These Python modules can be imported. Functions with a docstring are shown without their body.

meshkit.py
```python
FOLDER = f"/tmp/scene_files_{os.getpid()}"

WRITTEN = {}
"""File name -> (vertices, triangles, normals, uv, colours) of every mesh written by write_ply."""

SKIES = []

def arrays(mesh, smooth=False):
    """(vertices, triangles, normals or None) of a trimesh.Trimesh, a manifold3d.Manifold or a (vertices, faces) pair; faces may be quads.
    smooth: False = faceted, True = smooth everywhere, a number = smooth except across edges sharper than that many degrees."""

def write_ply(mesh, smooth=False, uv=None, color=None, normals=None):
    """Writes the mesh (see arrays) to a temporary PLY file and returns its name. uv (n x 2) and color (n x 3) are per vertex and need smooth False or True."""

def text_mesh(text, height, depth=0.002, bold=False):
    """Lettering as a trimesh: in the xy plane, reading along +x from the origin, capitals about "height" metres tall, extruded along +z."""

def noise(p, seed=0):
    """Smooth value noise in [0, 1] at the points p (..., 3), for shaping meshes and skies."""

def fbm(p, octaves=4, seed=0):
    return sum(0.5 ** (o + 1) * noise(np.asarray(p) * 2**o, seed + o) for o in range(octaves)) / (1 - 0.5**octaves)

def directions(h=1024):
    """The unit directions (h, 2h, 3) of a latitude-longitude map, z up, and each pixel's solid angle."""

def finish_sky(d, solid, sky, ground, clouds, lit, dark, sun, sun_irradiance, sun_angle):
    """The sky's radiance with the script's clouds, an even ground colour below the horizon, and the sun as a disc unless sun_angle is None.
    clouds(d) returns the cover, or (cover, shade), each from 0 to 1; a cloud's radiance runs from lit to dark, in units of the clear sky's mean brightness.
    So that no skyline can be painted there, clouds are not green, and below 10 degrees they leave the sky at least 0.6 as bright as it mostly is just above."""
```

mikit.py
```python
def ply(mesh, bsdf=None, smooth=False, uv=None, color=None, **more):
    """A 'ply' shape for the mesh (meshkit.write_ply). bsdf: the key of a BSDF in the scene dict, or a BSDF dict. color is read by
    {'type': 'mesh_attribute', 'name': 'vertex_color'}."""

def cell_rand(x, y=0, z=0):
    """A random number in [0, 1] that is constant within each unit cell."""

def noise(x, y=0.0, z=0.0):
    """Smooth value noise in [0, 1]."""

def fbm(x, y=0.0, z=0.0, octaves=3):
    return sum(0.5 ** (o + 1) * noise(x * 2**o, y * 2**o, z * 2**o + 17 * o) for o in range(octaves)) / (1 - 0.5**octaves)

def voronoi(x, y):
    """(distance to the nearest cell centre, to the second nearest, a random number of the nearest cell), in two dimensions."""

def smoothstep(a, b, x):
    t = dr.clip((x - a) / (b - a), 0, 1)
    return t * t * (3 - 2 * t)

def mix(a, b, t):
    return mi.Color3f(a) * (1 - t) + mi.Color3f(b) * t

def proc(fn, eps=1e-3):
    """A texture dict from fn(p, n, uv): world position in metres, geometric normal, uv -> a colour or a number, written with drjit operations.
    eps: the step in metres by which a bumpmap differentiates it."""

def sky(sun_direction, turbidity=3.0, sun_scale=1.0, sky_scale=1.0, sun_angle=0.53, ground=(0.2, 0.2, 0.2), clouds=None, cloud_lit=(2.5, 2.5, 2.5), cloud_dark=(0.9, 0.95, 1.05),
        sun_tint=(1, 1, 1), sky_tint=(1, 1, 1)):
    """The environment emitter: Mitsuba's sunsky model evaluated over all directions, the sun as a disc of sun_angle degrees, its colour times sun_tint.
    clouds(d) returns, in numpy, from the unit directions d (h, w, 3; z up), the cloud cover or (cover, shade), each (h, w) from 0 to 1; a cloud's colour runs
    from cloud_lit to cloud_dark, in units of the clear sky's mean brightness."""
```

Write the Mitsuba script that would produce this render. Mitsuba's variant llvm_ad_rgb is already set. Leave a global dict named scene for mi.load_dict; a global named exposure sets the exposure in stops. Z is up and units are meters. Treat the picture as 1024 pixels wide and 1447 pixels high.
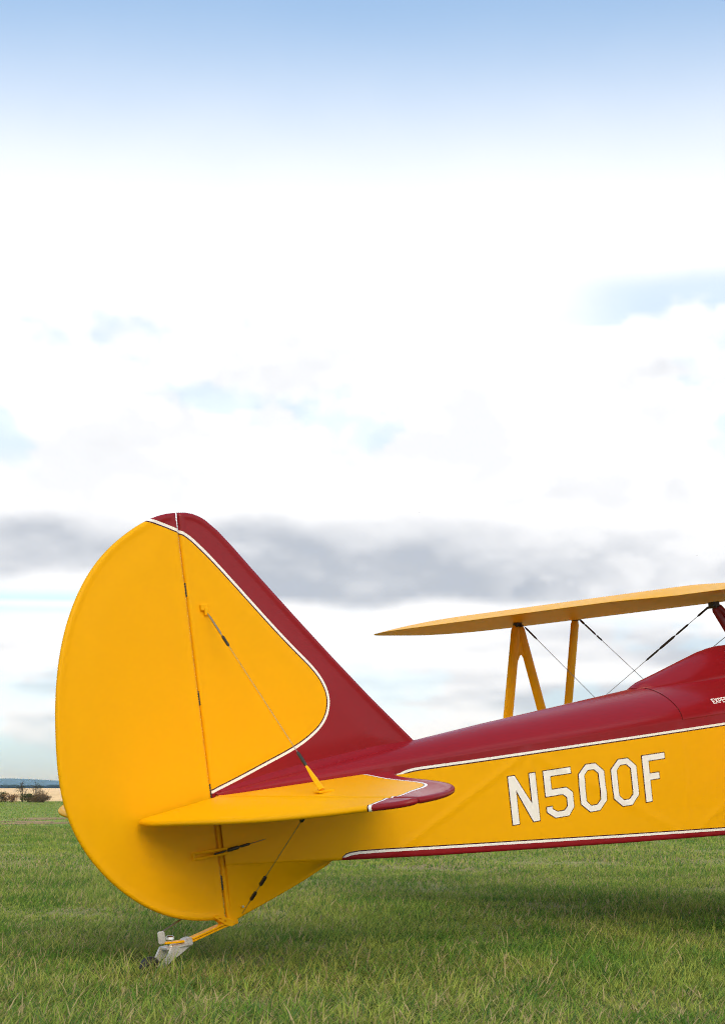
import math
import numpy as np
import shapely
from shapely.geometry import Polygon, LineString, MultiPolygon
from shapely.ops import unary_union
from scipy.spatial import Delaunay
import trimesh
import drjit as dr
import mitsuba as mi
import meshkit
import mikit
from mikit import proc, noise, fbm, cell_rand, smoothstep, mix

T = mi.ScalarTransform4f
scene, labels = {}, {}
rng = np.random.default_rng(7)

# ----------------------------------------------------------------------------- camera, sky, exposure
EYE = 0.77                                   # a crouching photographer
scene['camera'] = {
    'type': 'perspective', 'fov': 2 * math.degrees(math.atan(512 / 2475)), 'fov_axis': 'x',
    'principal_point_offset_y': -(1112 - 723.5) / 1447,
    'near_clip': 0.05, 'far_clip': 40000.0,
    'to_world': T().look_at(origin=[0, 0, EYE], target=[0, 1, EYE], up=[0, 0, 1]),
    'medium': {'type': 'ref', 'id': 'air'},
}


def nfbm(x, y, seed, octaves=5):
    return meshkit.fbm(np.stack([x, y, np.zeros_like(x) + 0.37], -1), octaves, seed)


def sstep(a, b, x):
    t = np.clip((x - a) / (b - a), 0, 1)
    return t * t * (3 - 2 * t)


SUN = (0.18, -0.80, 0.43)


def clouds(d):
    el = np.degrees(np.arcsin(np.clip(d[..., 2], -1, 1)))
    az = np.degrees(np.arctan2(d[..., 0], d[..., 1]))
    # warped, flattened coordinates: heaps above, layers towards the horizon
    wx = az / 4.0 + 2.0 * (nfbm(az / 5, el / 3, 3) - 0.5)
    wy = el / 1.8 + 2.0 * (nfbm(az / 5, el / 3, 9) - 0.5)
    heap = nfbm(wx, wy, 21, 6)
    fine = nfbm(az / 1.5, el / 0.7, 31, 5)
    layer = nfbm(az / 7, el / 0.9, 41, 5)
    wob = 1.6 * (nfbm(az / 4.5, el / 3, 51, 5) - 0.5)
    # a bank of heaped cloud up to about 17 degrees, thinning to open blue above
    cover = 1 - 0.86 * sstep(16.5, 25.0, el + 0.5 * wob)
    q = 2.2 / (d[..., 2] + 0.25)
    high = nfbm(d[..., 0] * q + 5, d[..., 1] * q + 9, 111, 6)  # broken cloud overhead, out of view, set to brighten aeroplane and grass
    cover = np.maximum(cover, 0.66 * sstep(0.42, 0.60, high) * sstep(25, 38, el))
    holes = sstep(0.55, 0.66, heap + 0.25 * (fine - 0.5)) * sstep(9.5, 11, el) * (1 - sstep(14.5, 17, el))
    cover = cover * (1 - 0.34 * holes)
    # a clear streak low under the grey bases, with a thin trail in it
    west = sstep(-4.0, -8.5, az + 1.5 * wob) * sstep(-40, -25, az)
    gap = np.exp(-((el - 5.95 - 0.12 * wob) / 0.36) ** 2) * west
    cover = cover * (1 - 0.85 * gap)
    low = sstep(3.6, 1.0, el) * sstep(0.44, 0.62, layer)
    cover = cover * (1 - 0.22 * low)
    puffs = nfbm(az / 2.4 + 3, el / 0.9, 121, 6)
    cover = cover * (1 - 0.24 * sstep(0.50, 0.60, puffs) * sstep(6.0, 5.0, el) * sstep(0.3, 1.5, el))
    east = sstep(5.0, 9.0, az + 1.5 * wob) * sstep(40, 25, az)
    cover = cover * (1 - 0.45 * east * sstep(14.6, 15.0, el + 2.2 * (fine - 0.5)) * sstep(16.6, 15.6, el + 0.6 * wob))
    # the flat grey bases: soft above, ragged below
    lower = 5.75 + 0.75 * west + 0.9 * (nfbm(az / 3, el / 2, 71, 5) - 0.5)
    upper_e = 8.6 + 1.9 * (nfbm(az / 3.5, el / 2, 81, 5) - 0.5)
    bank = sstep(lower, lower + 0.55, el) * (1 - sstep(upper_e - 0.9, upper_e + 0.7, el))
    body = nfbm(az / 4.2, el / 1.3, 91, 6)
    bank = bank * np.clip(0.66 + 1.7 * (body - 0.47) + 0.5 * (fine - 0.5), 0.25, 0.94)
    bank = bank * (1 - 0.5 * sstep(3.0, 6.5, az) * sstep(60, 30, az) * sstep(0.42, 0.58, fine))
    streak = (0.14 + 0.60 * sstep(0.44, 0.64, layer)) * (1 - sstep(4.4, 6.0, el + 0.8 * wob))
    billow = nfbm(az / 1.9 + 2 * heap, el / 1.2, 131, 6)
    upper = 0.24 * sstep(0.42, 0.62, billow) * sstep(8.0, 9.5, el) * (1 - sstep(12.5, 16.5, el)) + 0.30 * sstep(0.42, 0.70, nfbm(az / 5, el / 2.2, 61, 5)) * sstep(8.5, 10, el) * (1 - sstep(13, 16.5, el))
    shade = np.clip(np.maximum(np.maximum(bank, streak), upper), 0, 1)
    # out of view, beside the sunlit heaps, the cloud is set greyer and dimmer
    unseen_sides = sstep(16, 48, np.abs(az)) * sstep(24, 19, el)
    grey = np.clip(0.56 + 2.0 * (nfbm(az / 16, el / 6, 101, 4) - 0.5), 0.0, 1.0)
    shade = np.maximum(shade, unseen_sides * grey)
    trail = np.exp(-((el - 5.88 - 0.012 * (az + 10)) / 0.08) ** 2) * sstep(-5, -8, az) * sstep(-34, -30, az)
    cover = np.maximum(cover, 0.9 * trail)
    shade = shade * (1 - trail)
    # unseen cloud about the sun, set bright to light the shaded undersides; duller elsewhere
    off = np.degrees(np.arccos(np.clip(d @ (np.array(SUN) / np.linalg.norm(SUN)), -1, 1)))
    base = 0.705 * (1 - np.exp(-(off / 62.0) ** 2))
    shade = base + (1 - base) * shade
    return np.clip(cover, 0, 1), shade


scene['sky_light'] = mikit.sky(SUN, turbidity=3.0, sun_scale=0.112, sun_angle=32.0, clouds=clouds,
                               cloud_lit=(5.7, 5.5, 5.25), cloud_dark=(0.95, 1.05, 1.22), ground=(0.10, 0.12, 0.06), sky_tint=(0.52, 0.593, 0.655))
exposure = 3.42

# ----------------------------------------------------------------------------- materials


def principled(color, rough=0.5, metallic=0.0, spec=0.5, **more):
    c = color if isinstance(color, dict) else {'type': 'rgb', 'value': list(color)}
    return {'type': 'twosided', 'b': {'type': 'principled', 'base_color': c, 'roughness': rough, 'metallic': metallic, 'specular': spec, **more}}


def bumped(bsdf, fn, eps=2e-3):
    return {'type': 'twosided', 'b': {'type': 'bumpmap', 'arbitrary': proc(fn, eps), 'scale': 1.0, 'bsdf': bsdf['b']}}


def mottle(c, amount, size):
    def fn(p, n, uv):
        k = 1 + amount * (fbm(p.x / size, p.y / size, p.z / size) - 0.5) + 0.2 * amount * (noise(p.x * 90, p.y * 90, p.z * 90) - 0.5)
        return mi.Color3f(*c) * k
    return proc(fn)


scene['paint_yellow'] = principled(mottle((0.84, 0.415, 0.001), 0.05, 0.3), 0.36, spec=0.10)
scene['paint_maroon'] = principled(mottle((0.245, 0.008, 0.014), 0.06, 0.25), 0.24, spec=0.30)
scene['paint_white'] = principled((0.86, 0.85, 0.81), 0.4, spec=0.3)
scene['paint_pinstripe'] = principled((0.06, 0.008, 0.008), 0.4)
scene['steel_dark'] = principled((0.05, 0.045, 0.04), 0.4, metallic=0.6)
scene['steel_wire'] = principled((0.32, 0.30, 0.27), 0.35, metallic=0.9)
scene['steel_bright'] = principled((0.75, 0.74, 0.72), 0.2, metallic=1.0)
scene['cast_grey'] = principled(mottle((0.56, 0.55, 0.53), 0.30, 0.03), 0.38, metallic=0.45)
scene['rubber'] = principled((0.018, 0.018, 0.020), 0.55)
scene['leather'] = principled((0.03, 0.022, 0.018), 0.5)
scene['windshield_glass'] = {'type': 'thindielectric'}


def grass_colour(p, n, uv):
    r, s = uv.x, uv.y                        # two random numbers, the same all over one blade
    dry = smoothstep(0.36, 0.60, fbm(p.x * 0.9, p.y * 0.55, 3.3))
    lush = fbm(p.x * 3.1, p.y * 2.3, 8.8)
    c = mix((0.135, 0.285, 0.042), (0.385, 0.465, 0.095), dr.clip(0.55 * s + 2.4 * (lush - 0.5) + 0.24, 0, 1))
    c = mix(c, (0.11, 0.21, 0.06), dr.select(r < 0.18, 1.0, 0.0))
    c = mix(c, (0.40, 0.40, 0.11), dr.select(r > 0.84 - 0.18 * dry, 0.75, 0.0))
    c = mix(c, (0.50, 0.41, 0.22), dr.select(r > 0.965 - 0.12 * dry, 0.9, 0.0))
    return c


scene['grass_blade'] = {'type': 'principledthin', 'base_color': proc(grass_colour), 'roughness': 0.55, 'diff_trans': 0.7, 'eta': 1.4}


def ground_colour(p, n, uv):
    a = fbm(p.x * 7, p.y * 7, 1.0, 4)
    b = fbm(p.x * 0.35, p.y * 0.16, 5.0, 3)
    c = mix((0.120, 0.125, 0.045), (0.230, 0.220, 0.095), a)
    c = mix(c, (0.150, 0.215, 0.055), smoothstep(14, 40, p.y))
    c = mix(c, (0.16, 0.12, 0.075), smoothstep(0.60, 0.72, b) * 0.5)
    return c


scene['turf'] = principled(proc(ground_colour), 0.9, spec=0.1)


def stubble_colour(p, n, uv):
    a = fbm(p.x * 0.05, p.y * 0.012, 2.0, 4)
    b = noise(p.x * 1.3, p.y * 0.15, 4.0)
    c = mix((0.46, 0.33, 0.17), (0.58, 0.43, 0.25), a)
    return c * (0.85 + 0.3 * b)


scene['stubble'] = principled(proc(stubble_colour), 0.95, spec=0.05)
scene['bare_soil'] = principled(mottle((0.21, 0.155, 0.090), 0.6, 0.6), 0.95, spec=0.05)


def wood_colour(p, n, uv):
    return mix((0.016, 0.030, 0.020), (0.035, 0.055, 0.030), fbm(p.x * 0.01, p.y * 0.01, p.z * 0.06, 4))


scene['far_forest'] = principled(proc(wood_colour), 0.95, spec=0.05)
scene['leaf_olive'] = {'type': 'principledthin', 'base_color': {'type': 'rgb', 'value': [0.090, 0.105, 0.040]}, 'roughness': 0.6, 'diff_trans': 0.6}
scene['leaf_brown'] = {'type': 'principledthin', 'base_color': {'type': 'rgb', 'value': [0.170, 0.120, 0.070]}, 'roughness': 0.6, 'diff_trans': 0.5}
scene['leaf_rust'] = {'type': 'principledthin', 'base_color': {'type': 'rgb', 'value': [0.27, 0.16, 0.085]}, 'roughness': 0.6, 'diff_trans': 0.5}
scene['leaf_dusk'] = {'type': 'principledthin', 'base_color': {'type': 'rgb', 'value': [0.090, 0.105, 0.075]}, 'roughness': 0.6, 'diff_trans': 0.6}
scene['bark'] = principled((0.075, 0.055, 0.04), 0.9, spec=0.1)
scene['feather'] = principled((0.04, 0.04, 0.045), 0.8)

# ----------------------------------------------------------------------------- mesh helpers


def tag(key, label=None, category=None, group=None, kind=None):
    labels[key] = {k: v for k, v in (('label', label), ('category', category), ('group', group), ('kind', kind)) if v}


def numbered(name):
    if name not in scene:
        return name
    k = 1
    while f'{name}_{k:03d}' in scene:
        k += 1
    return f'{name}_{k:03d}'


def put(name, mesh, bsdf, smooth=30, uv=None, label=None):
    key = numbered(name)
    scene[key] = mikit.ply(mesh, bsdf, smooth=smooth, uv=uv)
    if label:
        tag(key, label)
    return key


# the aeroplane's frame: u forward, v starboard, w up; origin where the rudder hinge meets the tailplane
YAW, PITCH = math.radians(35.87), math.radians(8.17)
N_ = np.array([math.cos(YAW), math.sin(YAW), 0])
AV = np.array([math.sin(YAW), -math.cos(YAW), 0])
AU = math.cos(PITCH) * N_ + math.sin(PITCH) * np.array([0, 0, 1.0])
AW = -math.sin(PITCH) * N_ + math.cos(PITCH) * np.array([0, 0, 1.0])
AO = np.array([-0.6212, 7.3238, EYE - 0.045])


def world(p):
    p = np.asarray(p, float)
    return AO + p[..., :1] * AU + p[..., 1:2] * AV + p[..., 2:3] * AW


def vnormals(v, f):
    n = np.zeros_like(v)
    fn = np.cross(v[f[:, 1]] - v[f[:, 0]], v[f[:, 2]] - v[f[:, 0]])
    for k in range(3):
        np.add.at(n, f[:, k], fn)
    return n / np.maximum(np.linalg.norm(n, axis=1, keepdims=True), 1e-20)


def raw(name, v, f, n, bsdf, label=None, uv=None):
    """A mesh given with its normals, in world coordinates."""
    used, inv = np.unique(f, return_inverse=True)
    if len(used) == 0:
        return None
    path = meshkit.write_ply((v[used], inv.reshape(-1, 3)), False, None if uv is None else uv[used], None, normals=n[used])
    key = numbered(name)
    scene[key] = {'type': 'ply', 'filename': path, 'face_normals': False, 'bsdf': {'type': 'ref', 'id': bsdf}}
    if label:
        tag(key, label)
    return key


def ap(name, mesh, bsdf, smooth=35, label=None):
    """A part of the aeroplane, modelled in its own frame."""
    if isinstance(mesh, list):
        mesh = trimesh.util.concatenate(mesh)
    m = trimesh.Trimesh(world(np.asarray(mesh.vertices)), mesh.faces, process=False)
    return put('biplane__' + name, m, bsdf, smooth, label=label)


def resample(line, step):
    n = max(2, int(math.ceil(line.length / step)))
    return np.array([line.interpolate(i / n, normalized=True).coords[0] for i in range(n + 1)])


def ring_points(geom, step):
    out = []
    for g in getattr(geom, 'geoms', [geom]):
        if g.is_empty:
            continue
        for r in ([g.exterior, *g.interiors] if g.geom_type == 'Polygon' else [g]):
            out.append(resample(LineString(r.coords), step))
    return np.vstack(out) if out else np.zeros((0, 2))


def triangulate(poly, step_edge, step_in, extra=()):
    """Vertices and triangles of a flat polygon with inner points; extra: point sets that keep their place."""
    fixed = [ring_points(poly, step_edge)] + [e for e in extra if len(e)]
    fixed = np.vstack(fixed)
    x0, y0, x1, y1 = poly.bounds
    gx, gy = np.meshgrid(np.arange(x0, x1, step_in), np.arange(y0, y1, step_in * 0.866))
    gx = gx + (np.arange(gx.shape[0]) % 2)[:, None] * step_in / 2
    g = np.stack([gx.ravel(), gy.ravel()], 1)
    g = g[shapely.contains_xy(poly.buffer(-0.4 * step_edge), g[:, 0], g[:, 1])]
    from scipy.spatial import cKDTree
    dist, _ = cKDTree(fixed).query(g)
    pts = np.vstack([fixed, g[dist > 0.5 * step_edge]])
    pts = pts[np.unique(np.round(pts, 5), axis=0, return_index=True)[1]]
    tri = Delaunay(pts).simplices
    c = pts[tri].mean(1)
    tri = tri[shapely.contains_xy(poly, c[:, 0], c[:, 1])]
    e1, e2 = pts[tri[:, 1]] - pts[tri[:, 0]], pts[tri[:, 2]] - pts[tri[:, 0]]
    area = e1[:, 0] * e2[:, 1] - e1[:, 1] * e2[:, 0]
    tri[area < 0] = tri[area < 0][:, [0, 2, 1]]
    return pts, tri[np.abs(area) > 1e-9]


def plate(poly, thick, place, zones, names, step_in=0.02, mirrored_zone=True):
    """A tail surface: outline in 2-d, half thickness from the distance to the edge, both sides, split by paint.
    zones: [(polygon, part name, bsdf)], the last one's polygon None = all the rest."""
    rings = [ring_points(poly.buffer(-x), 0.012) for x in (0.0012, 0.003, 0.006, 0.010, 0.014, 0.020, 0.028, 0.036)]
    edges = [ring_points(z.intersection(poly.buffer(-0.0003)), 0.007) for z, _, _ in zones if z is not None]
    p, t = triangulate(poly, 0.006, step_in, rings + edges)
    d = shapely.distance(shapely.points(p), poly.exterior)
    d = np.where(d < 2e-5, 0, d)
    h = thick(d, p)
    rim = d == 0
    up, dn = place(p, h), place(p, -h)
    n = len(p)
    down = np.where(rim, np.arange(n), np.arange(n) + n)
    v = world(np.vstack([up, dn]))
    f = np.vstack([t, down[t][:, [0, 2, 1]]])
    nrm = vnormals(v, f)
    # orientation: outward
    centre = v.mean(0)
    if ((v - centre) * nrm).sum() < 0:
        f, nrm = f[:, [0, 2, 1]], -nrm
    c = np.vstack([p, p])[f].mean(1)
    left = np.ones(len(f), bool)
    for (z, part, bsdf), label in zip(zones, names):
        inside = left if z is None else left & shapely.contains_xy(z, c[:, 0], c[:, 1])
        raw('biplane__' + part, v, f[inside], nrm, bsdf, label)
        left &= ~inside


def tube_edge(r, inner, full=0.16, crown=0.0):
    """Half thickness of a fabric surface over a round edge tube of radius r."""
    def thick(d, p):
        tube = np.sqrt(np.maximum(r * r - np.maximum(r - d, 0) ** 2, 0))
        dip = r - 0.0026 * sm(d, r, 0.036) + (inner - r + 0.0026) * sm(d, 0.036, full)
        return np.where(d < r, tube, dip)
    return thick


def sm(x, a, b):
    t = np.clip((x - a) / (b - a), 0, 1)
    return t * t * (3 - 2 * t)


def tube(points, r, sides=10, caps=True):
    p = np.asarray(points, float)
    r = np.broadcast_to(np.asarray(r, float), (len(p),))
    t = np.gradient(p, axis=0)
    t /= np.linalg.norm(t, axis=1, keepdims=True)
    ref = np.array([0, 0, 1.0]) if abs(t[:, 2]).mean() < 0.85 else np.array([1.0, 0, 0])
    a = np.cross(t, ref)
    a /= np.linalg.norm(a, axis=1, keepdims=True)
    b = np.cross(t, a)
    ang = np.arange(sides) * 2 * np.pi / sides
    v = p[:, None] + r[:, None, None] * (np.cos(ang)[None, :, None] * a[:, None] + np.sin(ang)[None, :, None] * b[:, None])
    i, j = np.meshgrid(np.arange(len(p) - 1), np.arange(sides), indexing='ij')
    q = np.stack([i * sides + j, i * sides + (j + 1) % sides, (i + 1) * sides + (j + 1) % sides, (i + 1) * sides + j], -1).reshape(-1, 4)
    f = np.vstack([q[:, [0, 1, 2]], q[:, [0, 2, 3]]])
    v = v.reshape(-1, 3)
    if caps:
        n = len(v)
        v = np.vstack([v, p[:1], p[-1:]])
        j = np.arange(sides)
        f = np.vstack([f, np.stack([(j + 1) % sides, j, j * 0 + n], 1), np.stack([n - 2 - sides + 2 - sides + sides - 0 + j * 0 + 0 - 0, j, j], 1)[:0],
                       np.stack([n - sides + j, n - sides + (j + 1) % sides, j * 0 + n + 1], 1)])
    return trimesh.Trimesh(v, f, process=False)


def faired(p0, p1, chord_dir, chord, thick, n=14, grow=None):
    """A streamlined strut: an oval section swept from p0 to p1."""
    p0, p1, c = (np.asarray(x, float) for x in (p0, p1, chord_dir))
    t = (p1 - p0) / np.linalg.norm(p1 - p0)
    c = c - t * (c @ t)
    c /= np.linalg.norm(c)
    s = np.cross(t, c)
    ang = np.arange(n) * 2 * np.pi / n
    ring = np.cos(ang)[:, None] * c * chord / 2 + np.sin(ang)[:, None] * s * thick / 2
    ks = np.array([0, 0.03, 0.5, 0.97, 1.0])
    sc = np.array([0.75, 1, 1, 1, 0.75]) if grow is None else np.asarray(grow)
    v = np.vstack([p0 + (p1 - p0) * k + ring * g for k, g in zip(ks, sc)] + [p0[None], p1[None]])
    f, m = [], len(ks)
    for i in range(m - 1):
        for j in range(n):
            a, b = i * n + j, i * n + (j + 1) % n
            f += [[a, b, b + n], [a, b + n, a + n]]
    for j in range(n):
        f += [[(j + 1) % n, j, m * n], [(m - 1) * n + j, (m - 1) * n + (j + 1) % n, m * n + 1]]
    m_ = trimesh.Trimesh(v, f, process=False)
    if m_.volume < 0:
        m_.invert()
    return m_


def box(size, centre, axes=None, bevel=0.0):
    """A box with chamfered edges; axes: 3 x 3 rows along u, v, w."""
    import manifold3d as m3
    s = np.asarray(size, float)
    b = bevel or min(s) * 0.15
    pts = []
    for k in range(3):
        e = s / 2 - b
        e[k] = s[k] / 2
        pts += [[x * e[0], y * e[1], z * e[2]] for x in (-1, 1) for y in (-1, 1) for z in (-1, 1)]
    m = trimesh.convex.convex_hull(np.array(pts))
    v = np.asarray(m.vertices)
    if axes is not None:
        a = np.asarray(axes, float)
        a = a / np.linalg.norm(a, axis=1, keepdims=True)
        v = v @ a
    return trimesh.Trimesh(v + np.asarray(centre, float), m.faces, process=False)


def lerp(a, b, t):
    return np.asarray(a, float) * (1 - t) + np.asarray(b, float) * t


# ----------------------------------------------------------------------------- setting
def sheet(name, x0, x1, y0, y1, z, bsdf, nx=2, ny=2, f=None, kind='structure'):
    x, y = np.meshgrid(np.linspace(x0, x1, nx), np.linspace(y0, y1, ny))
    zz = np.full_like(x, z) if f is None else f(x, y)
    v = np.stack([x, y, zz], -1).reshape(-1, 3)
    i, j = np.meshgrid(np.arange(ny - 1), np.arange(nx - 1), indexing='ij')
    a = (i * nx + j).ravel()
    q = np.stack([a, a + 1, a + nx + 1, a + nx], 1)
    put(name, (v, q), bsdf, smooth=True if f is not None else False)
    tag(name, kind=kind)


sheet('ground', -14000, 14000, -4000, 14000, 0.0, 'turf', 3, 3)
# harvested field beyond the airfield's grass, with an uneven near edge
xs = np.linspace(-260, 260, 121)
near = 92 + 5 * (meshkit.fbm(np.stack([xs / 9, xs * 0, xs * 0], -1), 4, 5) - 0.5)
v = np.vstack([np.stack([xs, near, xs * 0 + 0.006], 1), np.stack([xs * 4.5, xs * 0 + 1100, xs * 0 + 0.006], 1)])
k = np.arange(120)
put('stubble_field', (v, np.stack([k, k + 1, k + 122, k + 121], 1)), 'stubble', smooth=False)
tag('stubble_field', kind='structure')
# worn earth patches in the turf
patches = []
er = np.random.default_rng(5)
EARTH = [(-10.0 + 5.6 * er.random(), 35.0 + 8.0 * er.random(), 0.25 + 0.6 * er.random(), 0.5 + 0.9 * er.random(), q) for q in range(16)]
for cx, cy, rx, ry, sd in EARTH:
    a = np.arange(40) * 2 * np.pi / 40
    r = 0.55 + 0.9 * meshkit.fbm(np.stack([np.cos(a) * 1.6 + sd * 7, np.sin(a) * 1.6, a * 0], -1), 3, sd)
    ring = np.stack([cx + rx * r * np.cos(a), cy + ry * r * np.sin(a), a * 0 + 0.005], 1)
    f = np.stack([np.arange(40), (np.arange(40) + 1) % 40, np.full(40, 40)], 1)
    patches.append(trimesh.Trimesh(np.vstack([ring, [[cx, cy, 0.005]]]), f, process=False))
put('bare_earth', trimesh.util.concatenate(patches), 'bare_soil', smooth=False)
tag('bare_earth', kind='structure')


def ridge(name, y, depth, height, x0, x1, seed, bsdf, n=240):
    x = np.linspace(x0, x1, n)
    prof = height(x) * (0.86 + 0.28 * meshkit.fbm(np.stack([x / 420, x * 0, x * 0 + seed], -1), 5, seed))
    rows = []
    for t in np.linspace(0, 1, 9):
        s = math.sin(t * math.pi)
        bump = 1 + 0.10 * (meshkit.fbm(np.stack([x / 160, x * 0 + t * 4, x * 0], -1), 4, seed + 3) - 0.5) * 2
        rows.append(np.stack([x, x * 0 + y + depth * t, prof * s * bump - 0.2], 1))
    v = np.vstack(rows)
    i, j = np.meshgrid(np.arange(8), np.arange(n - 1), indexing='ij')
    a = (i * n + j).ravel()
    put(name, (v, np.stack([a, a + 1, a + n + 1, a + n], 1)), bsdf, smooth=True)
    tag(name, kind='structure')


ridge('hills', 5600, 1500, lambda x: 10 + 20 * np.exp(-((x + 1330) / 330) ** 2) + 6 * np.exp(-((x - 900) / 700) ** 2), -6000, 6000, 2, 'far_forest')
# a far belt of trees at the end of the fields
belt = []
for q in range(700):
    x = -900 + 1800 * rng.random()
    y = 1150 + 260 * rng.random()
    s = 0.7 + 1.1 * rng.random()
    m = trimesh.creation.icosphere(subdivisions=1, radius=1.0)
    m.vertices *= [s * 3.0, s * 3.0, s * 0.9]
    m.vertices += 0.25 * s * (meshkit.noise(np.asarray(m.vertices) * 0.9 + q, 3)[:, None] - 0.5)
    m.vertices += [x, y, s * 0.5]
    belt.append(m)
put('distant_woodland', trimesh.util.concatenate(belt), 'far_forest', smooth=True)
tag('distant_woodland', 'dark low belt of far-off trees at the end of the fields', 'woodland', kind='stuff')

# --- the air: far hills fade to blue
scene['air'] = {'type': 'homogeneous', 'albedo': {'type': 'rgb', 'value': [0.90, 0.94, 0.98]}, 'sigma_t': {'type': 'rgb', 'value': [0.55e-4, 0.95e-4, 1.7e-4]}}
scene['haze'] = {'type': 'cube', 'to_world': T().translate([0, 4900, 29.0]).scale([14500, 10000, 30.0]),
                 'bsdf': {'type': 'null'}, 'interior': {'type': 'ref', 'id': 'air'}}
tag('haze', kind='stuff')


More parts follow.
